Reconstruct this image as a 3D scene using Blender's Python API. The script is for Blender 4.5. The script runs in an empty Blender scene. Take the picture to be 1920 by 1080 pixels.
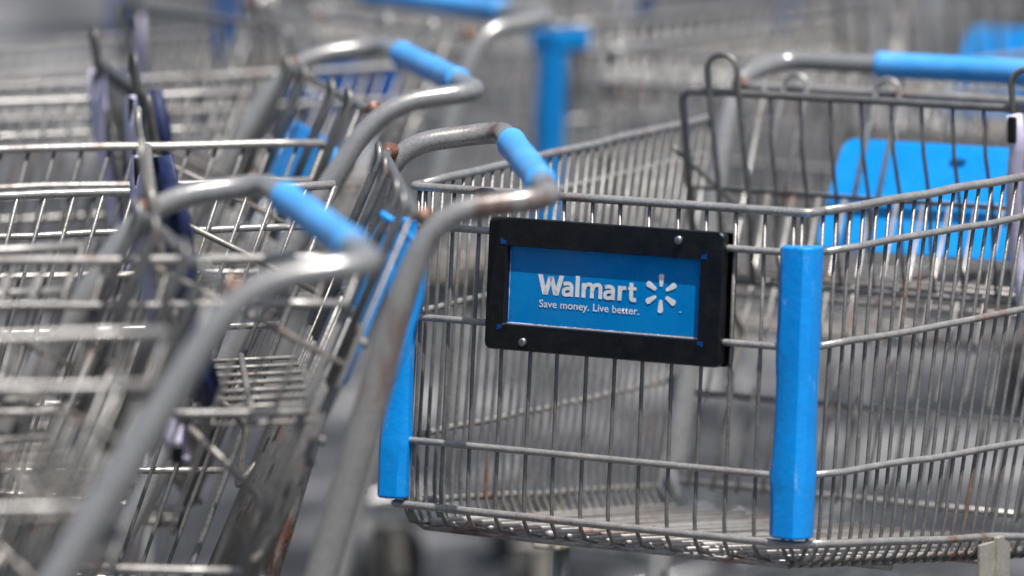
import bpy, math, random
from mathutils import Vector, Matrix
R = math.radians
C = bpy.context.scene.collection
scene = bpy.context.scene

# ------------------------------------------------------------------ camera
cam_d = bpy.data.cameras.new('camera')
cam = bpy.data.objects.new('camera', cam_d)
C.objects.link(cam)
cam.location = (0, 0, 1.37)
cam.rotation_euler = (math.pi / 2 - 0.1228, 0, 0)
cam_d.sensor_width = 36
cam_d.lens = 200
cam_d.clip_start = 0.1
cam_d.clip_end = 1000
cam_d.dof.use_dof = True
cam_d.dof.focus_distance = 5.3
cam_d.dof.aperture_fstop = 3.0
cam_d.dof.aperture_blades = 9
scene.camera = cam

# ------------------------------------------------------------------ world, sun, exposure
SUN_EL, SUN_AZ = 70, 152          # azimuth clockwise from +Y
world = bpy.data.worlds.new('World')
scene.world = world
world.use_nodes = True
wn = world.node_tree
wn.nodes.clear()
sky = wn.nodes.new('ShaderNodeTexSky')
sky.sky_type = 'NISHITA'
sky.sun_disc = False
sky.sun_elevation = R(SUN_EL)
sky.sun_rotation = R(SUN_AZ)
sky.dust_density = 3.0
sky.air_density = 1.0
bg = wn.nodes.new('ShaderNodeBackground')
bg.inputs[1].default_value = 0.085
wo = wn.nodes.new('ShaderNodeOutputWorld')
wn.links.new(sky.outputs[0], bg.inputs[0])
wn.links.new(bg.outputs[0], wo.inputs[0])
sun_d = bpy.data.lights.new('sun', 'SUN')
sun_d.energy = 4.5
sun_d.angle = R(0.5)
sun_d.color = (1.0, 0.97, 0.93)
sun = bpy.data.objects.new('sun', sun_d)
C.objects.link(sun)
sdir = Vector((math.sin(R(SUN_AZ)) * math.cos(R(SUN_EL)), math.cos(R(SUN_AZ)) * math.cos(R(SUN_EL)), math.sin(R(SUN_EL))))
sun.rotation_euler = sdir.to_track_quat('Z', 'Y').to_euler()
sun.location = sdir * 20
vs = scene.view_settings
vs.view_transform = 'Standard'
vs.look = 'None'
vs.exposure = 0.33
vs.gamma = 1
vs.use_curve_mapping = False

# ------------------------------------------------------------------ materials
def nodes(name):
    m = bpy.data.materials.new(name)
    m.use_nodes = True
    nt = m.node_tree
    b = nt.nodes['Principled BSDF']
    return m, nt, b

def noise(nt, scale, detail=4, rough=.6, vec=None, stretch=None):
    tc = nt.nodes.new('ShaderNodeTexCoord')
    n = nt.nodes.new('ShaderNodeTexNoise')
    n.inputs['Scale'].default_value = scale
    n.inputs['Detail'].default_value = detail
    n.inputs['Roughness'].default_value = rough
    if stretch:
        mp = nt.nodes.new('ShaderNodeMapping')
        mp.inputs['Scale'].default_value = stretch
        nt.links.new(tc.outputs['Object'], mp.inputs[0])
        nt.links.new(mp.outputs[0], n.inputs['Vector'])
    else:
        nt.links.new(tc.outputs['Object'], n.inputs['Vector'])
    return n.outputs['Fac']

def ramp(nt, fac, stops):
    r = nt.nodes.new('ShaderNodeValToRGB')
    els = r.color_ramp.elements
    while len(els) < len(stops):
        els.new(.5)
    for e, (p, c) in zip(els, stops):
        e.position = p
        e.color = (c[0], c[1], c[2], 1) if not isinstance(c, (int, float)) else (c, c, c, 1)
    nt.links.new(fac, r.inputs[0])
    return r.outputs[0]

def mix(nt, fac, a, b):
    m = nt.nodes.new('ShaderNodeMix')
    m.data_type = 'RGBA'
    for s, v in ((m.inputs[0], fac), (m.inputs[6], a), (m.inputs[7], b)):
        if isinstance(v, bpy.types.NodeSocket):
            nt.links.new(v, s)
        elif isinstance(v, (int, float)):
            s.default_value = v
        else:
            s.default_value = (v[0], v[1], v[2], 1)
    return m.outputs[2]

def metal(name, c0, c1, rust_lo, rust_hi, met=.75, rough=(.3, .55), bump=.0006, streak=False):
    m, nt, b = nodes(name)
    base = ramp(nt, noise(nt, 55, 5, .65), [(.3, c0), (.7, c1)])
    # zinc dust and soot speckle
    sp = ramp(nt, noise(nt, 420, 2, .5), [(.35, (.55, .55, .55)), (.6, (1, 1, 1))])
    mm = nt.nodes.new('ShaderNodeMix'); mm.data_type = 'RGBA'; mm.blend_type = 'MULTIPLY'
    mm.inputs[0].default_value = .5
    nt.links.new(base, mm.inputs[6]); nt.links.new(sp, mm.inputs[7])
    rustc = ramp(nt, noise(nt, 160, 4, .7), [(.3, (.06, .022, .012)), (.7, (.27, .10, .045))])
    f1 = ramp(nt, noise(nt, 9, 6, .72), [(rust_lo, 0.0), (rust_hi, 1.0)])
    body = mm.outputs[2]
    if streak:
        st = ramp(nt, noise(nt, 34, 5, .7, stretch=(1, 1, .16)), [(.48, 0.0), (.60, .8)])
        gate = ramp(nt, noise(nt, 5, 3, .5), [(.42, 0.0), (.52, 1.0)])
        mg = nt.nodes.new('ShaderNodeMath'); mg.operation = 'MULTIPLY'
        nt.links.new(st, mg.inputs[0]); nt.links.new(gate, mg.inputs[1])
        body = mix(nt, mg.outputs[0], body, (.17, .085, .055))
    nt.links.new(mix(nt, f1, body, rustc), b.inputs['Base Color'])
    met_s = ramp(nt, noise(nt, 9, 6, .72), [(rust_lo, met), (rust_hi, 0.0)])
    nt.links.new(met_s, b.inputs['Metallic'])
    ro = ramp(nt, noise(nt, 80, 4, .6), [(.3, rough[0]), (.7, rough[1])])
    nt.links.new(ro, b.inputs['Roughness'])
    bp = nt.nodes.new('ShaderNodeBump')
    bp.inputs['Distance'].default_value = bump
    bp.inputs['Strength'].default_value = .6
    nt.links.new(noise(nt, 260, 4, .6), bp.inputs['Height'])
    nt.links.new(bp.outputs[0], b.inputs['Normal'])
    return m

def plastic(name, c0, c1, rough=.4, scuff=.5, bump=.0004):
    m, nt, b = nodes(name)
    base = ramp(nt, noise(nt, 22, 5, .6), [(.3, c0), (.7, c1)])
    sc = ramp(nt, noise(nt, 60, 6, .75, stretch=(1, 1, .35)), [(.60, 0.0), (.68, scuff)])
    light = tuple(min(1, v * .6 + .28) for v in c1)
    dark = tuple(v * .25 for v in c0)
    b2 = mix(nt, sc, base, light)
    d = ramp(nt, noise(nt, 35, 6, .8), [(.63, 0.0), (.72, .7 if scuff > .05 else 0.0)])
    nt.links.new(mix(nt, d, b2, dark), b.inputs['Base Color'])
    nt.links.new(ramp(nt, noise(nt, 70, 4, .6), [(.3, rough - .1), (.7, rough + .15)]), b.inputs['Roughness'])
    bp = nt.nodes.new('ShaderNodeBump')
    bp.inputs['Distance'].default_value = bump * 3
    bp.inputs['Strength'].default_value = .5
    nt.links.new(noise(nt, 110, 5, .65), bp.inputs['Height'])
    nt.links.new(bp.outputs[0], b.inputs['Normal'])
    return m

M = {}
M['wire'] = metal('zinc_wire', (.16, .157, .15), (.29, .283, .272), .585, .70, met=.5, rough=(.3, .48))
M['shadewire'] = metal('shaded_zinc_wire', (.085, .084, .082), (.17, .168, .162), .60, .72, met=.45, rough=(.35, .5))  # darker copy of the zinc wire, the uprights' shade put into the colour
M['rail'] = metal('sunlit_worn_rail', (.33, .32, .305), (.50, .485, .46), .565, .68, met=.45, rough=(.24, .42))  # paler than the wires: sun from above is in the colour
M['rusty'] = metal('rusting_wire', (.24, .225, .205), (.38, .36, .33), .55, .66, met=.4)
M['tube'] = metal('painted_steel_tube', (.34, .338, .332), (.39, .387, .38), .66, .72, met=.4, rough=(.2, .32), bump=.0003)
M['rusttube'] = metal('rust_stained_steel_tube', (.33, .325, .315), (.385, .378, .365), .55, .66, met=.4, rough=(.2, .34), bump=.0003, streak=True)
M['rust'] = metal('heavy_rust', (.2, .12, .09), (.30, .25, .22), .38, .52)
M['floor'] = metal('sunlit_worn_floor', (.30, .285, .265), (.46, .44, .41), .52, .66, met=.3, rough=(.35, .5))  # paler floor wire, sunlight put into the base colour, with real rust
M['plate'] = metal('galvanised_plate', (.42, .39, .33), (.55, .52, .46), .62, .72, met=.4)
M['blue'] = plastic('blue_bumper_plastic', (.0, .26, .76), (.0, .31, .86), .36, .6)
M['grip'] = plastic('faded_blue_grip', (.05, .33, .78), (.12, .42, .86), .42, .3)
M['flap'] = plastic('blue_seat_plastic', (.0, .31, .86), (.0, .35, .92), .45, .15)
M['dblue'] = plastic('dark_blue_strap_plastic', (.008, .014, .055), (.018, .03, .11), .5, .1)
M['deep'] = plastic('deep_blue_plastic', (.0, .055, .22), (.0, .085, .32), .45, .2)  # darker blue for background carts, the seat flap's shade put into the colour
M['slot'] = plastic('dark_blue_spot', (.0, .10, .28), (.0, .13, .34), .5, .1)
M['black'] = plastic('black_frame_plastic', (.002, .002, .002), (.005, .005, .006), .38, .02)
M['rubber'] = plastic('grey_black_rubber', (.02, .02, .02), (.04, .04, .04), .7, .1)
M['white'] = plastic('white_print', (.70, .71, .72), (.78, .79, .80), .5, 0)
M['strap'] = plastic('lilac_webbing', (.56, .52, .70), (.72, .69, .84), .8, .2)
M['steel'] = metal('bolt_steel', (.3, .3, .3), (.5, .5, .5), .7, .8, met=.95, rough=(.2, .35))
M['sign'] = plastic('blue_sign_sheet', (.0, .19, .52), (.0, .23, .60), .22, .08, .0001)
M['signdk'] = plastic('deep_blue_sheet', (.0, .045, .20), (.0, .06, .27), .3, .0)

def ground_mat():
    m, nt, b = nodes('weathered_concrete')
    big = ramp(nt, noise(nt, 1.3, 5, .66), [(.40, (.038, .040, .047)), (.49, (.085, .088, .096)), (.58, (.38, .375, .365))])
    med = ramp(nt, noise(nt, 4.2, 5, .6), [(.40, (.22, .23, .25)), (.52, (.62, .63, .65)), (.60, (1, 1, 1))])
    fine = ramp(nt, noise(nt, 90, 4, .7), [(.3, (.7, .7, .7)), (.7, (1, 1, 1))])
    def mul(a, c, f):
        mm = nt.nodes.new('ShaderNodeMix'); mm.data_type = 'RGBA'; mm.blend_type = 'MULTIPLY'
        mm.inputs[0].default_value = f
        nt.links.new(a, mm.inputs[6]); nt.links.new(c, mm.inputs[7])
        return mm.outputs[2]
    nt.links.new(mul(mul(big, med, .9), fine, .8), b.inputs['Base Color'])
    b.inputs['Roughness'].default_value = .85
    bp = nt.nodes.new('ShaderNodeBump')
    bp.inputs['Distance'].default_value = .004
    nt.links.new(noise(nt, 120, 5, .7), bp.inputs['Height'])
    nt.links.new(bp.outputs[0], b.inputs['Normal'])
    return m
M['ground'] = ground_mat()

# ------------------------------------------------------------------ mesh helpers
class MB:
    def __init__(self):
        self.v, self.f = [], []

    def tube(self, pts, r, seg=8, closed=False, first=None):
        """swept tube; r = number or list of (a, b) / numbers; first = initial normal"""
        P = []
        for p in pts:
            p = Vector(p)
            if not P or (p - P[-1]).length > 1e-5:
                P.append(p)
        n = len(P)
        if n < 2:
            return
        rr = r if isinstance(r, list) else [r] * n
        if len(rr) < n:
            rr = rr + [rr[-1]] * (n - len(rr))
        T = []
        for i in range(n):
            a = P[i] - P[i - 1] if i > 0 else P[1] - P[0]
            b = P[i + 1] - P[i] if i < n - 1 else P[-1] - P[-2]
            t = a.normalized() + b.normalized()
            T.append(t.normalized() if t.length > 1e-6 else a.normalized())
        N = Vector(first) if first else Vector((0, 0, 1)) if abs(T[0].z) < .8 else Vector((1, 0, 0))
        base = len(self.v)
        for i in range(n):
            if i > 0:
                q = T[i - 1].rotation_difference(T[i])
                N = q @ N
            N = (N - T[i] * N.dot(T[i])).normalized()
            B = T[i].cross(N)
            a, b = (rr[i], rr[i]) if isinstance(rr[i], (int, float)) else rr[i]
            for k in range(seg):
                th = 2 * math.pi * k / seg
                self.v.append(P[i] + N * (a * math.cos(th)) + B * (b * math.sin(th)))
        for i in range(n - 1):
            for k in range(seg):
                k2 = (k + 1) % seg
                self.f.append((base + i * seg + k, base + i * seg + k2, base + (i + 1) * seg + k2, base + (i + 1) * seg + k))
        self.f.append(tuple(base + k for k in reversed(range(seg))))
        self.f.append(tuple(base + (n - 1) * seg + k for k in range(seg)))

    def ball(self, c, r, seg=8, rings=5):
        c = Vector(c)
        base = len(self.v)
        for i in range(rings + 1):
            ph = math.pi * (i + .02) / (rings + .04)
            for k in range(seg):
                th = 2 * math.pi * k / seg
                self.v.append(c + Vector((math.sin(ph) * math.cos(th), math.sin(ph) * math.sin(th), math.cos(ph))) * r)
        for i in range(rings):
            for k in range(seg):
                k2 = (k + 1) % seg
                self.f.append((base + i * seg + k, base + (i + 1) * seg + k, base + (i + 1) * seg + k2, base + i * seg + k2))

    def loft(self, rings, cap=True):
        """rings: lists of points of equal length"""
        base = len(self.v)
        s = len(rings[0])
        for rg in rings:
            self.v += [Vector(p) for p in rg]
        for i in range(len(rings) - 1):
            for k in range(s):
                k2 = (k + 1) % s
                self.f.append((base + i * s + k, base + i * s + k2, base + (i + 1) * s + k2, base + (i + 1) * s + k))
        if cap:
            self.f.append(tuple(base + k for k in reversed(range(s))))
            self.f.append(tuple(base + (len(rings) - 1) * s + k for k in range(s)))

    def box(self, c, sx, sy, sz):
        x, y, z = c
        self.loft([[(x - sx / 2, y - sy / 2, z + d), (x + sx / 2, y - sy / 2, z + d), (x + sx / 2, y + sy / 2, z + d), (x - sx / 2, y + sy / 2, z + d)] for d in (-sz / 2, sz / 2)])

    def ribbon(self, pts, w, t, across):
        across = Vector(across).normalized()
        rings = []
        P = [Vector(p) for p in pts]
        for i, p in enumerate(P):
            tg = (P[min(i + 1, len(P) - 1)] - P[max(i - 1, 0)]).normalized()
            ww = w[i] if isinstance(w, list) else w
            a = across.copy() if not isinstance(across, list) else across[i]
            a = (a - tg * a.dot(tg)).normalized()
            nn = tg.cross(a)
            rings.append([p - a * ww / 2 - nn * t / 2, p + a * ww / 2 - nn * t / 2, p + a * ww / 2 + nn * t / 2, p - a * ww / 2 + nn * t / 2])
        self.loft(rings)

    def build(self, name, mat, parent=None, smooth=True, bevel=0, label=None):
        me = bpy.data.meshes.new(name)
        me.from_pydata([tuple(v) for v in self.v], [], self.f)
        me.validate()
        me.update()
        if smooth:
            me.shade_smooth()
        me.materials.append(mat)
        o = bpy.data.objects.new(name, me)
        C.objects.link(o)
        if parent:
            o.parent = parent
        if bevel:
            bv = o.modifiers.new('bevel', 'BEVEL')
            bv.width = bevel
            bv.segments = 3
            bv.limit_method = 'ANGLE'
            bv.angle_limit = R(30)
            bv.harden_normals = False
        if label:
            o['label'] = label
        return o

def lerp(a, b, t):
    return a + (b - a) * t

def fillet(pts, rad, n=5):
    """round the corners of a polyline"""
    P = [Vector(p) for p in pts]
    out = [P[0]]
    for i in range(1, len(P) - 1):
        a, b, c = P[i - 1], P[i], P[i + 1]
        r = rad[i] if isinstance(rad, (list, dict)) else rad
        d1, d2 = (a - b), (c - b)
        r = min(r, d1.length * .48, d2.length * .48)
        p1, p2 = b + d1.normalized() * r, b + d2.normalized() * r
        for k in range(n + 1):
            t = k / n
            out.append(p1 * (1 - t) ** 2 + b * 2 * t * (1 - t) + p2 * t * t)
    out.append(P[-1])
    return out

def empty(name, label, cat, loc, rotz, group=None):
    o = bpy.data.objects.new(name, None)
    C.objects.link(o)
    o.location = loc
    o.rotation_euler = (0, 0, rotz)
    o['label'] = label
    o['category'] = cat
    if group:
        o['group'] = group
    return o

# ------------------------------------------------------------------ ground
g = MB()
NG = 40
for i in range(NG + 1):
    for j in range(NG + 1):
        g.v.append(Vector((-200 + 400 * i / NG, -60 + 400 * j / NG, 0)))
for i in range(NG):
    for j in range(NG):
        a = i * (NG + 1) + j
        g.f.append((a, a + NG + 1, a + NG + 2, a + 1))
go = g.build('ground', M['ground'])
go['kind'] = 'structure'

# ------------------------------------------------------------------ the cart, in its own frame:
# front centre at the origin, +X to the right of someone facing the front, +Y to the rear
WFB, WFT, WRB, WRT = .2176, .2152, .262, .285
ZFB, ZFT, ZRB, ZRT = .509, .8084, .4476, .8177
SF, LB, LT = .0227, .547, .690

def side_pt(s, t, h, out=0):
    b = Vector((s * (lerp(WFB, WRB, t) + out), t * LB, lerp(ZFB, ZRB, t)))
    tp = Vector((s * (lerp(WFT, WRT, t) + out), SF + t * (LT - SF), lerp(ZFT, ZRT, t)))
    return b.lerp(tp, h)

def front_pt(u, h, out=0):      # u in -1..1
    return Vector((u * lerp(WFB, WFT, h), SF * h - out, lerp(ZFB, ZFT, h)))

RAILS = [(1, 1, .0042), (.879, .897, .0034), (.593, .65, .0034), (.204, .285, .0034), (0, 0, .0038)]

def make_cart(name, label, rnd, sign=False, bumpers=True, lean=None, flap_z=.861, flap_y=.53, cap=False,
              panel=True, straps=(1,), wire_step=.0212, mats=None, latch=False, navy=False, bumper_sides=(-1, 1), wf=.225, blue='blue', flap_mat='flap'):
    root = empty(name, label, 'shopping cart', (0, 0, 0), 0, 'steel shopping carts parked close together')
    W = mats or 'wire'
    jit = lambda a: rnd.uniform(-a, a)
    # ---- side panels
    n_side = int(LT / wire_step)
    ends = {}
    for s in (-1, 1):
        mb = MB()
        for i in range(1, n_side):
            t = i / n_side
            tt = t + jit(.0012)
            top = side_pt(s, tt, 1.0)
            b = side_pt(s, tt, 0)
            pts = [top, side_pt(s, tt + jit(.002), .62), side_pt(s, tt + jit(.002), .3), side_pt(s, tt, .06)]
            pts += [b + Vector((-s * .002, 0, -.004)), b + Vector((-s * .008, 0, -.016)), b + Vector((-s * .020, 0, -.023))]
            mb.tube(pts, .0021, 6)
            ends[(s, i)] = b + Vector((-s * .020, 0, -.023))
        sp = mb.build('side_panel', M[W], root)
        mb = MB()
        for hf, hr, r in RAILS:
            pts = []
            for k in range(0, 13):
                t = lerp(.03, 1.0, k / 12)
                pts.append(side_pt(s, t, lerp(hf, hr, t), .0045 if hf < 1 else .001) + Vector((jit(.0007), 0, jit(.0009))))
            mb.tube(pts, r, 8)
        mb.build('side_rails', M['rail'], sp)
        mb = MB()
        mb.tube([side_pt(s, 1, 1.0), side_pt(s, 1, .5), side_pt(s, 1, 0), side_pt(s, 1, 0) + Vector((-s * .02, 0, -.023))], .0034, 8)
        mb.build('edge_wire', M[W], sp)
    # ---- front panel
    mb = MB()
    nf = 14
    for i in range(nf):
        u = -1 + 2 * (i + .5) / nf
        u += jit(.004)
        b = front_pt(u, 0)
        mb.tube([front_pt(u, 1), front_pt(u + jit(.006), .5), front_pt(u, .05), b + Vector((0, .002, -.006)), b + Vector((0, .010, -.018)), b + Vector((0, .03, -.023))], .0021, 6)
    for u in (-.965, .965):
        b = front_pt(u, 0)
        mb.tube([front_pt(u, 1), front_pt(u, .05), b + Vector((0, .002, -.006)), b + Vector((0, .010, -.018)), b + Vector((0, .03, -.023))], .0021, 6)
    fpn = mb.build('front_panel', M[W], root)
    mb = MB()
    for hf, hr, r in RAILS:
        o = .0045 if hf < 1 else .001
        pL = [side_pt(-1, .03, lerp(hf, hr, .03), o)]
        cL = front_pt(-1, hf, o) + Vector((-o, 0, 0))
        cR = front_pt(1, hf, o) + Vector((o, 0, 0))
        pR = [side_pt(1, .03, lerp(hf, hr, .03), o)]
        mb.tube(fillet(pL + [cL, cR] + pR, .010, 5), r, 8)
        if 0 < hf < 1:
            pass
    mb.build('front_rails', M['rail'], fpn)
    # ---- floor
    mb = MB()
    for i in range(1, n_side):
        a, b = ends[(-1, i)], ends[(1, i)]
        mb.tube([a, a.lerp(b, .33) + Vector((0, 0, jit(.001))), a.lerp(b, .66) + Vector((0, 0, jit(.001))), b], .0021, 6)
    nl = 18
    for i in range(nl + 1):
        u = -1 + 2 * i / nl
        a = front_pt(u * .9, 0) + Vector((0, .024, -.0195))
        b = Vector((u * (WRB - .02), LB, ZRB - .0195))
        mb.tube([a, a.lerp(b, .5) + Vector((0, 0, jit(.001))), b], .0022 if i % 6 else .0036, 6)
    for t in (.35, .68, .99):
        a, b = side_pt(-1, t, 0) + Vector((.024, 0, -.028)), side_pt(1, t, 0) + Vector((-.024, 0, -.028))
        mb.tube([a, b], .0036, 6)
    mb.build('basket_floor', M['floor'], root)
    # ---- rear gate
    mb = MB()
    gy = lambda z: .737 - .175 * (.86 - z) / .41
    gp = lambda x, z, d=0: Vector((x, gy(z) + d, z))
    wg = .258
    mb.tube([(-.284, .741, .850), (-wg, .735, .848), (wg, .735, .848), (.284, .741, .850)], .0048, 8)
    for z, w in ((.742, .26), (.66, .258), (.54, .252), (.452, .248)):
        mb.tube([gp(-w, z, .004), gp(w, z, .004)], .0034, 8)
    mb.tube([gp(-w, .64, .004), gp(w, .64, .004)], .0034, 8)
    ng = 16
    for i in range(ng + 1):
        x = lerp(-.245, .245, i / ng)
        zt = .742 if i not in (0, ng) else .848
        mb.tube([gp(x, zt), gp(x * .98 + jit(.003), .6), gp(x * .96, .446)], .0024, 6)
    for hx in (-.205, -.095, .095, .205):
        pts = [gp(hx - .014, .70, -.006), gp(hx - .014, .845, -.006)]
        arc = []
        for k in range(9):
            th = math.pi * k / 8
            arc.append(gp(hx - .014 * math.cos(th), .850, -.006) + Vector((0, 0, .014 * math.sin(th))))
        mb.tube(pts + arc + [gp(hx + .014, .845, -.006), gp(hx + .014, .70, -.006)], .0028, 8)
    mb.build('rear_gate', M['rail' if not navy else 'wire'], root)
    # ---- child seat back, with its hook loops
    mb = MB()
    zb = .665
    fy = lambda z: lerp(flap_y, flap_y + .03, (flap_z - z) / (flap_z - zb))
    fp = lambda x, z, d=0: Vector((x, fy(z) + d, z))
    mb.tube(fillet([fp(-wf, zb - .04), fp(-wf, flap_z), fp(wf, flap_z), fp(wf, zb - .04)], .014, 6), .0042, 8)
    mb.tube([fp(-wf, zb), fp(wf, zb)], .0036, 8)
    mb.tube([fp(-wf, .76, .004), fp(wf, .76, .004)], .0018, 6)
    nw = 13
    xs = [lerp(-wf, wf, (i + .0) / nw) for i in range(1, nw)]
    for i, x in enumerate(xs):
        if i in (0, 1, nw - 3, nw - 2):
            continue
        a = jit(.004)
        mb.tube([fp(x, flap_z), fp(x + a * .4, flap_z - .05, -.003), fp(x + a, flap_z - .1, .003), fp(x + a * 1.2, zb + .04, -.002), fp(x + a, zb)], .0022, 6)
    for (xa, xb) in ((xs[0], xs[1]), (xs[-2], xs[-1])):
        c, hw = (xa + xb) / 2, (xb - xa) / 2
        arc = []
        for k in range(11):
            th = math.pi * k / 10
            arc.append(fp(c - hw * math.cos(th), flap_z + .024) + Vector((0, -.004, hw * .9 * math.sin(th))))
        mb.tube([fp(xa, zb, -.004), fp(xa + .004, flap_z - .09, -.006), fp(xa, flap_z, -.004)] + arc + [fp(xb, flap_z, -.004), fp(xb + .004, flap_z - .09, -.006), fp(xb, zb, -.004)], .0032, 8)
    mb.build('seat_back', M['rusty' if sign is False and rnd.random() < .3 else W], root)
    # ---- seat shelf
    mb = MB()
    for i in range(9):
        x = lerp(-.2, .2, i / 8)
        mb.tube([Vector((x, flap_y + .035, zb)), Vector((x, gy(.67) - .005, zb + .004))], .0022, 6)
    for y in (flap_y + .05, flap_y + .085):
        mb.tube([Vector((-.215, y, zb + .004)), Vector((.215, y, zb + .004))], .0030, 6)
    for s in (-1, 1):   # slanting support links to the gate
        mb.tube(fillet([Vector((s * .2, flap_y + .03, zb)), Vector((s * .205, flap_y + .09, zb - .06)), Vector((s * .21, gy(.54) - .005, .545)), Vector((s * .21, gy(.57), .57))], .01), .0034, 8)
        mb.tube(fillet([Vector((s * .235, flap_y + .002, flap_z - .06)), Vector((s * .24, flap_y + .1, flap_z - .11)), Vector((s * .24, gy(.72), .72))], .01), .0030, 8)
    mb.build('seat_shelf', M['rusty'], root)
    # ---- blue plastic seat flap leaning on the gate
    if panel:
        mb = MB()
        ring0 = []
        hw, z0, z1, rc = .146, .690, .800, .014
        for cx, cz, a0 in ((hw - rc, z1 - rc, 0), (-hw + rc, z1 - rc, 90), (-hw + rc - .006, z0 + rc, 180), (hw - rc + .006, z0 + rc, 270)):
            for k in range(6):
                th = R(a0 + 90 * k / 5)
                ring0.append((cx + rc * math.cos(th), cz + rc * math.sin(th)))
        rings = []
        for d in (.010, .0135):
            rings.append([gp(x, z, d + .006 * math.cos(x * 9)) for x, z in ring0])
        mb.loft(rings)
        po = mb.build('seat_flap', M[flap_mat], root, smooth=False, bevel=.0008)
        mb = MB()   # small dark stain on the flap, a thin oval
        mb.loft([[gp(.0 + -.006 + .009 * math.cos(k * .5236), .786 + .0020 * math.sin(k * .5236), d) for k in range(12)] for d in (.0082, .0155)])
        mb.build('dark_spot', M['slot'], po, smooth=False)
    # ---- straps
    for s in straps:
        mb = MB()
        x0 = s * .158
        pts = [fp(x0, flap_z - .005, -.006), fp(x0 + .006, flap_z - .03, -.012), fp(x0 - .002, flap_z - .08, -.014), fp(x0 - .006, flap_z - .14, -.010),
               fp(x0 + .002, flap_z - .20, -.012), fp(x0 + .02, flap_z - .235, -.014), fp(x0 + .045, flap_z - .225, -.013)]
        pts = fillet(pts, .03, 4)
        mb.ribbon(pts, .0155 if not navy else .020, .0016, (1, .35, 0) if not navy else (.45, 1, 0))
        so = mb.build('strap', M['strap'], root)
        mb = MB()
        mb.box(fp(x0, flap_z - .020, -.012), .009, .006, .026)
        mb.build('clip', M['black'], so, smooth=False, bevel=.002)
        mb = MB()
        mb.box(fp(x0 + .045, flap_z - .222, -.013), .022, .010, .016)
        mb.build('buckle', M['black'], so, smooth=False, bevel=.002)
    # ---- tube frame : one bent tube from leg to leg
    LH, ZH, WL = .846, .867, .290
    if lean is None:
        lean = [(.750, .855), (.720, .785), (.694, .69), (.650, .54), (.53, .14)]
    half = [(-WL + .02, .12, .115), (-WL, lean[-1][0] - .02, .118)] + [(-WL, y, z) for y, z in reversed(lean)] + [(-WL, LH, ZH)]
    other = [(-x, y, z) for x, y, z in reversed(half)]
    path = half + other
    nh = len(half)
    rads = {}
    for i in range(len(path)):
        rads[i] = .05 if i not in (nh - 1, nh) else .034
        if i in (nh - 2, nh + 1):
            rads[i] = .075
    P = fillet(path, rads, 8)
    rr = []
    for p in P:
        f = min(1, max(0, (.84 - p.z) / .12)) if p.z > .2 else 1
        rr.append((lerp(.0102, .0120, f), lerp(.0102, .0140, f)))
    mb = MB()
    mb.tube(P, rr, 16, first=(1, 0, 0))
    fr = mb.build('handle_frame', M['rusttube'] if latch else M['tube'], root)
    # weld collars with rust where crossbar meets the tubes
    for s in (-1, 1):
        mb = MB()
        mb.tube([(s * .268, .737, .8485), (s * .273, .738, .849), (s * .279, .740, .850), (s * .284, .741, .850)], [.0050, .0062, .0078, .0088], 10)
        mb.build('weld_joint', M['rust'], fr)
    # grip
    mb = MB()
    gx = .174
    ring_x = [-gx, -gx + .002, -gx + .010, -gx + .012, -.05, -.047, .047, .05, gx - .012, gx - .010, gx - .002, gx]
    rad_x = [.0110, .0134, .0134, .0126, .0126, .0129, .0129, .0126, .0126, .0134, .0134, .0110]
    rings = []
    for x, r_ in zip(ring_x, rad_x):
        rings.append([(x, LH + r_ * 1.02 * math.cos(2 * math.pi * k / 20), ZH + r_ * 1.08 * math.sin(2 * math.pi * k / 20)) for k in range(20)])
    mb.loft(rings)
    gr = mb.build('grip', M['grip'], fr, bevel=0)
    # ---- chassis
    mb = MB()
    mb.tube([(-.245, .14, .118), (.245, .14, .118)], .010, 10)
    mb.tube([(-.25, .40, .118), (.25, .40, .118)], .010, 10)
    for s in (-1, 1):
        mb.tube(fillet([(s * .245, .33, .125), (s * .25, .33, .22), (s * .240, .325, ZFB - .09)], .03), .009, 10)
    for i in range(9):
        x = lerp(-.2, .2, i / 8)
        mb.tube([(x, .12, .133), (x, .42, .133)], .0028, 6)
    ch = mb.build('chassis', M['tube'], root)
    for s in (-1, 1):
        mb = MB()
        zz = lerp(ZFB, ZRB, .58)
        mb.box((s * .250, .318, zz - .026), .004, .060, .046)
        mb.box((s * .236, .318, zz - .050), .030, .060, .004)
        mb.box((s * .2535, .322, zz - .022), .006, .014, .046)
        mb.build('bracket', M['plate'], root, smooth=False, bevel=.0012)
    # ---- casters
    for s in (-1, 1):
        for y in (.06, .46):
            mb = MB()
            x = s * (.13 if y < .2 else .25)
            for e in (-1, 1):
                mb.box((x + e * .018, y + .012, .082), .003, .030, .076)
            mb.box((x, y + .012, .119), .042, .040, .005)
            co = mb.build('caster', M['plate'], root, smooth=False, bevel=.001)
            mb = MB()
            ringsw = []
            for dx, r_ in ((-.0125, .040), (-.0125, .055), (-.008, .0605), (.008, .0605), (.0125, .055), (.0125, .040)):
                ringsw.append([(x + dx, y + .02 + r_ * math.cos(2 * math.pi * k / 28), .061 + r_ * math.sin(2 * math.pi * k / 28)) for k in range(28)])
            mb.loft(ringsw)
            mb.build('wheel', M['rubber'], co)
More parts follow.
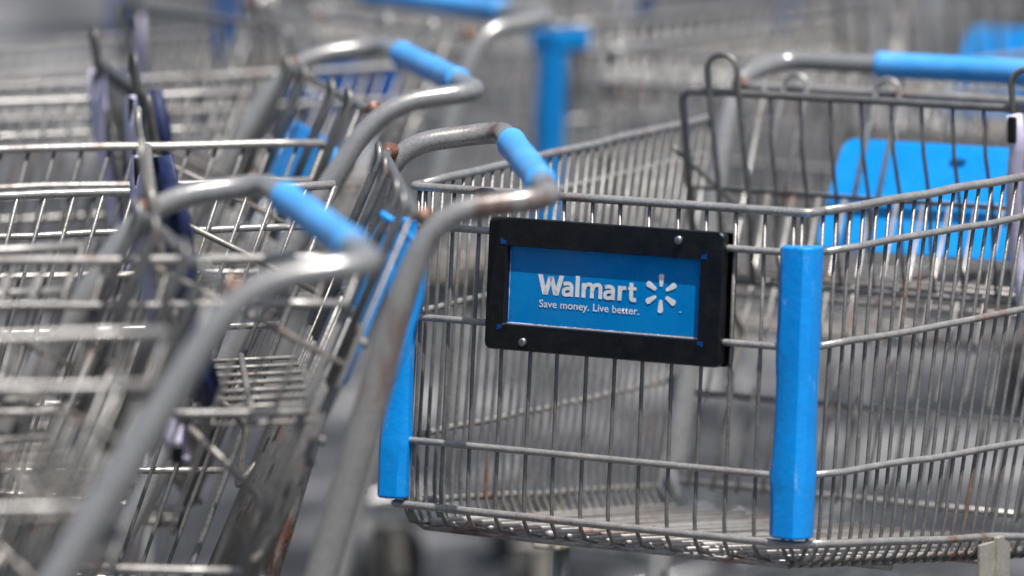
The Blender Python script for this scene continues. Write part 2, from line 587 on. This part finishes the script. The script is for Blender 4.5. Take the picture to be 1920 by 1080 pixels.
    # ---- bumpers
    if bumpers:
        for s in bumper_sides:
            inner = 1 if s > 0 else .84
            bend = [(0, .5165), (.02, .5140), (.18, .556), (.22, .5615), (.27, .58), (.55, .66), (.62, .69), (.9, .77), (.98, .779), (1, .777)]
            prof = [(-.024, .000), (-.025, -.009), (-.018, -.0145), (-.005, -.0165), (.004, -.0165), (.0110, -.0105), (.0125, -.001), (.0115, .0085), (.008, .014), (.002, .012), (-.006, .006)]
            # width changes along the post, worn and dented
            widths = [(.515, .93), (.5165, 1.0), (.54, 1.0), (.560, 1.04), (.572, 1.06), (.590, .985), (.62, .95), (.655, .945), (.672, .99), (.69, 1.01), (.71, .985), (.74, .975), (.776, .98), (.7785, .92)]
            rings = []
            for z, w in widths:
                h = (z - ZFB) / (ZFT - ZFB)
                cpt = front_pt(1, h)
                rings.append([(s * (cpt.x + px * w * inner + (.008 if s < 0 else 0)), cpt.y + py * w + jit(.0004), z) for px, py in prof])
            if s < 0:
                rings = [list(reversed(rg)) for rg in rings]
            mb = MB()
            mb.loft(rings)
            bo = mb.build('bumper', M[blue], root, smooth=True, bevel=.0042)
            wn_ = bo.modifiers.new('normals', 'WEIGHTED_NORMAL')
            wn_.keep_sharp = False
            if cap:
                mb = MB()
                c = front_pt(1, 1.0)
                mb.loft([[(s * (c.x - .034), c.y - .017, z), (s * (c.x + .012), c.y - .017, z), (s * (c.x + .018), c.y + .045, z), (s * (c.x - .002), c.y + .045, z)][::s] for z in (.777, .803)])
                mb.build('corner_cap', M[blue], bo, smooth=False, bevel=.004)
    if navy:
        for xc, w in ((-.155, .034), (.10, .05), (.155, .024)):
            mb = MB()
            mb.ribbon(fillet([fp(xc, flap_z - .006, .010), fp(xc + .004, flap_z - .07, .014), fp(xc - .004, flap_z - .13, .012), fp(xc + .006, zb + .01, .02)], .02), [w, w, w * .9, w * .7, w * .7] + [w * .8] * 20, .0025, (.75, .65, 0))
            mb.build('harness', M['dblue'], root)
    if latch:
        mb = MB()
        c = gp(-.10, .60, .018)
        mb.loft([[c + Vector((a * w, b * w, z)) for a, b in ((-1, -.8), (1, -.8), (1.1, .8), (-1, .8))] for z, w in ((.034, .006), (.026, .0105), (.006, .012), (-.018, .010), (-.034, .0085))])
        mb.build('latch_block', M['black'], root, smooth=False, bevel=.003)
        mb = MB()
        mb.tube(fillet([(.12, .712, .836), (.12, .733, .822), (.12, .750, .795), (.12, .744, .755), (.12, .722, .69), (.12, .712, .678), (.12, .70, .69)], .012), .0032, 8)
        mb.build('flap_rim', M['flap'], root)  # edge of the seat flap, added as a separate bent tube
    if sign:
        make_sign(root)
    return root

def rrect(x0, x1, z0, z1, r, n=5):
    out = []
    for cx, cz, a0 in ((x1 - r, z1 - r, 0), (x0 + r, z1 - r, 90), (x0 + r, z0 + r, 180), (x1 - r, z0 + r, 270)):
        for k in range(n + 1):
            th = R(a0 + 90 * k / n)
            out.append((cx + r * math.cos(th), cz + r * math.sin(th)))
    return out

def make_sign(root):
    tilt = math.atan2(SF, ZFT - ZFB)
    def S(x, z, d):       # point on the front plane, d towards the viewer
        h = (z - ZFB) / (ZFT - ZFB)
        p = front_pt(0, h)
        return Vector((x + .0045, p.y - d * math.cos(tilt), p.z + d * math.sin(tilt)))
    X0, X1, Z0, Z1 = -.1245, .1300, .6630, .7862
    x0, x1, z0, z1 = -.1035, .1052, .6872, .7598
    # back plate, behind the wires
    mb = MB()
    rg = rrect(X0 + .006, X1 + .002, Z0, Z1 - .001, .006)
    mb.loft([[S(x, z, d) for x, z in reversed(rg)] for d in (-.010, -.004)])
    back = mb.build('sign_back_plate', M['black'], root, smooth=False, bevel=.001)
    # frame : outer loop to inner loop
    mb = MB()
    o = rrect(X0, X1, Z0, Z1, .006)
    i_ = rrect(x0, x1, z0, z1, .0012)
    n = len(o)
    loops = [(o, .0045), (o, .0115), (o, .0125), (i_, .0125), (i_, .0045)]
    loops[2] = ([(x * .992 + .0000, (z - .7246) * .985 + .7246) for x, z in o], .0135)
    loops[3] = ([((x - .0008) * 1.012 + .0008, (z - .7235) * 1.02 + .7235) for x, z in i_], .0132)
    loops[4] = (i_, .0105)
    loops.append((i_, .0045))
    base = 0
    for lp, d in loops:
        mb.v += [S(x, z, d) for x, z in lp]
    L = len(loops)
    for a in range(L):
        b = (a + 1) % L
        for k in range(n):
            k2 = (k + 1) % n
            mb.f.append((a * n + k2, a * n + k, b * n + k, b * n + k2))
    fr = mb.build('sign_frame', M['black'], root, smooth=False)
    # blue sheet
    mb = MB()
    rg = rrect(x0 - .004, x1 + .004, z0 - .004, z1 + .004, .001)
    mb.loft([[S(x, z, d) for x, z in reversed(rg)] for d in (.0052, .0068)])
    mb.build('sign_panel', M['sign'], fr, smooth=False)
    # pale chipped edge of the sheet, left and bottom
    mb = MB()
    rnd = random.Random(4)
    pts, rad, xx = [], [], x0 + .001
    while xx < x1 - .001:
        pts.append(S(xx, z0 + .0009 + rnd.uniform(-.0002, .0002), .0069))
        rad.append(rnd.choice((.0006, .00045, .0002)) if xx < -.04 else rnd.choice((.0004, .0001, .0001)))
        xx += rnd.uniform(.002, .006)
    mb.tube(pts, rad, 5)
    mb.build('chipped_edge', M['strap'], fr)
    mb = MB()
    pts, rad, zz = [], [], z0 + .002
    while zz < z1 - .002:
        pts.append(S(x0 + .0008, zz, .0069))
        rad.append(rnd.choice((.0005, .0002, .0001, .0001)))
        zz += rnd.uniform(.002, .006)
    mb.tube(pts, rad, 5)
    mb.build('chipped_edge', M['strap'], fr)
    # small blue corner notches
    for cx, cz, sx, sz in ((x0 - .0005, z1 + .0015, -1, 1), (x1 + .0015, z1 + .001, 1, 1), (x0 - .001, z0 - .001, -1, -1), (x1 + .001, z0 - .0015, 1, -1)):
        mb = MB()
        tri = [(cx, cz), (cx + sx * .0062, cz), (cx + sx * .0062, cz + sz * .0052), (cx + sx * .001, cz + sz * .0052 * .6)]
        if sx * sz > 0:
            tri = tri[::-1]
        mb.loft([[S(x, z, d) for x, z in tri] for d in (.012, .0138)])
        mb.build('corner_notch', M['signdk'], fr, smooth=False)
    # bolts
    for bx, bz in ((.083, .7765), (-.081, .6716)):
        mb = MB()
        rings = []
        for d, r_ in ((.012, .0043), (.0145, .0043), (.0163, .0037), (.0172, .0022)):
            rings.append([S(bx + r_ * math.cos(2 * math.pi * k / 16), bz + r_ * math.sin(2 * math.pi * k / 16), d) for k in range(16)])
        mb.loft(rings)
        bo = mb.build('bolt', M['steel'], fr, smooth=False, bevel=.0004)
        mb = MB()
        mb.tube([S(bx - .0016, bz, .0174), S(bx + .0016, bz, .0174)], .0005, 5)
        mb.tube([S(bx, bz - .0016, .0174), S(bx, bz + .0016, .0174)], .0005, 5)
        # slot belongs to the bolt's mesh
        me = bo.data
    # lettering
    def text(s, xa, xb, zbase, cap, offset, name, gap=1.0):
        cu = bpy.data.curves.new(name, 'FONT')
        cu.body = s
        cu.size = 1
        cu.offset = offset
        cu.space_character = gap
        cu.resolution_u = 8
        to = bpy.data.objects.new(name, cu)
        C.objects.link(to)
        dg = bpy.context.evaluated_depsgraph_get()
        me = bpy.data.meshes.new_from_object(to.evaluated_get(dg))
        bpy.data.objects.remove(to)
        xs = [v.co.x for v in me.vertices]
        mn, mx = min(xs), max(xs)
        # cap height from the first letter
        capv = max(v.co.y for v in me.vertices if v.co.x < mn + .6)
        for v in me.vertices:
            fx = (v.co.x - mn) / (mx - mn)
            v.co = S(lerp(xa, xb, fx), zbase + v.co.y / capv * cap, .0073)
        me.materials.clear()
        me.materials.append(M['white'])
        ob = bpy.data.objects.new(name, me)
        C.objects.link(ob)
        ob.parent = fr
        return ob
    # store name drawn with broad flat strokes
    mb = MB()
    cap, zb0, xa, xb = .0186, .7168, -.0712, .0364
    strokes = []
    strokes.append((0, [(.10, 1), (.36, .0), (.38, .0), (.64, .93), (.66, .93), (.92, 0), (.94, 0), (1.20, 1)], .20, 0))
    def a_(o):
        strokes.append((o, [(.08, .60), (.28, .66), (.50, .60), (.50, .30), (.50, 0)], .19, .14))
        strokes.append((o, [(.50, .40), (.30, .40), (.10, .34), (.10, .08), (.30, .06), (.50, .16)], .17, .14))
    a_(1.22)
    strokes.append((2.00, [(.02, 0), (.02, 1.05)], .21, 0))
    m0 = 2.30
    strokes.append((m0, [(.04, 0), (.04, .72)], .20, 0))
    for q in (0, .43):
        strokes.append((m0 + q, [(.06, .40), (.12, .64), (.45, .70), (.47, .40), (.47, 0)], .19, .16))
    a_(3.34)
    strokes.append((4.14, [(.04, 0), (.04, .72)], .20, 0))
    strokes.append((4.14, [(.06, .36), (.10, .62), (.36, .64)], .18, .16))
    strokes.append((4.60, [(.16, .92), (.16, .25), (.18, .08), (.42, .08)], .20, .14))
    strokes.append((4.60, [(.0, .63), (.42, .63)], .15, 0))
    tot = 5.04
    for si, (ox, pl, w, rad) in enumerate(strokes):
        P2 = [Vector((p[0] + ox, p[1], 0)) for p in pl]
        if rad:
            P2 = fillet(P2, rad, 5)
        ringL, ringR = [], []
        for i, p in enumerate(P2):
            tg = (P2[min(i + 1, len(P2) - 1)] - P2[max(i - 1, 0)]).normalized()
            if ox == 0 and rad == 0 and len(pl) > 4:
                nn = Vector((1, 0, 0)); ww = .24
                if i % 2 == 0 and i > 0 or False:
                    pass
                tgx = pl[min(i + 1, 7)][0] - pl[max(i - 1, 0)][0]
                ringL.append(p - nn * ww / 2); ringR.append(p + nn * ww / 2)
            else:
                nn = Vector((-tg.y, tg.x, 0))
                ringL.append(p - nn * w / 2); ringR.append(p + nn * w / 2)
        dd = .0071 + si * .00003
        sx = (xb - xa) / tot
        for i in range(len(P2) - 1):
            q = [ringL[i], ringL[i + 1], ringR[i + 1], ringR[i]]
            b0 = len(mb.v)
            mb.v += [S(xa + v.x * sx, zb0 + v.y * cap, dd + (i % 2) * .00001) for v in q]
            mb.f.append((b0, b0 + 1, b0 + 2, b0 + 3))
    mb.build('store_name', M['white'], fr, smooth=False)
    text('Save money. Live better.', -.0690, .0398, .7052, .0068, .008, 'slogan', 1.0)
    mb = MB()
    cx, cz = .0622, .7262
    for k in range(6):
        a = R(90 + 60 * k)
        r0, r1 = .0062, .0178
        ca, sa = math.cos(a), math.sin(a)
        pts = []
        for r_, w in ((r0, .0011), (r0 + .0012, .0016), (r1 - .0028, .0027), (r1 - .001, .0025), (r1, .0013)):
            pts.append((r_, w))
        ring = [(r_, w) for r_, w in pts] + [(r_, -w) for r_, w in reversed(pts)]
        ring = [(cx + r_ * ca - w * sa, cz + r_ * sa + w * ca) for r_, w in ring]
        mb.loft([[S(x, z, d) for x, z in ring[::1]] for d in (.0070, .0074)])
    mb.loft([[S(.0835 + .0008 * math.cos(k * 1.256), .7105 + .0006 * math.sin(k * 1.256), d) for k in range(5)] for d in (.0070, .0074)])
    mb.build('star_emblem', M['white'], fr, smooth=False)

# ------------------------------------------------------------------ the carts
STEEP = [(.745, .855), (.632, .68), (.50, .46), (.32, .14)]
rnd = random.Random(7)

def put(root, x, y, rot):
    root.location = (x, y, 0)
    root.rotation_euler = (0, 0, rot)
    return root

front_cart = put(make_cart('shopping_cart', 'sharp grey steel cart with a black framed blue store sign on its front', random.Random(3), sign=True, straps=(1,)), .0753, 5.1991, -.5718)

cartA = put(make_cart('shopping_cart', 'cart with rusty grey handle legs overlapping the left side of the sign cart', random.Random(5), straps=(-1, 1), flap_z=.865, flap_y=.515, latch=True, navy=True, wf=.195, wire_step=.027), -.8315, 4.916, -1.4978)
cartB = put(make_cart('shopping_cart', 'side on cart with bright blue grip, handle behind and above the rusty legged cart', random.Random(8), straps=(-1, 1), flap_z=.862, flap_y=.52, lean=STEEP, navy=True, wire_step=.027, mats='shadewire'), -.9181, 5.8116, -1.3814)
cartC = put(make_cart('shopping_cart', 'nearest cart, its blurred handle and thick leg crossing the lower left corner', random.Random(11), straps=(-1,), lean=STEEP, panel=False, flap_y=.52, navy=True, wire_step=.027, mats='shadewire'), -.987, 4.355, -1.3858)

def copy_tree(o, parent=None):
    c = o.copy()
    C.objects.link(c)
    c.parent = parent
    for ch in list(o.children):
        copy_tree(ch, c)
    return c

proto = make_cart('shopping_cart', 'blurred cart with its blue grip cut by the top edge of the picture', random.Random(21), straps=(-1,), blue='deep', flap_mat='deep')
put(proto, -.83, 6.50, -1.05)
capped = make_cart('shopping_cart', 'blurred cart whose capped blue corner post stands just left of the sign cart basket', random.Random(22), cap=True, panel=False, blue='sign', bumper_sides=(1,), straps=())
put(capped, -.118, 7.42, -.72)
bare = make_cart('shopping_cart', 'blurred cart behind the sign cart grip, its blue seat flap showing above it', random.Random(23), bumpers=False, straps=())
put(bare, .27, 6.75, -.66)
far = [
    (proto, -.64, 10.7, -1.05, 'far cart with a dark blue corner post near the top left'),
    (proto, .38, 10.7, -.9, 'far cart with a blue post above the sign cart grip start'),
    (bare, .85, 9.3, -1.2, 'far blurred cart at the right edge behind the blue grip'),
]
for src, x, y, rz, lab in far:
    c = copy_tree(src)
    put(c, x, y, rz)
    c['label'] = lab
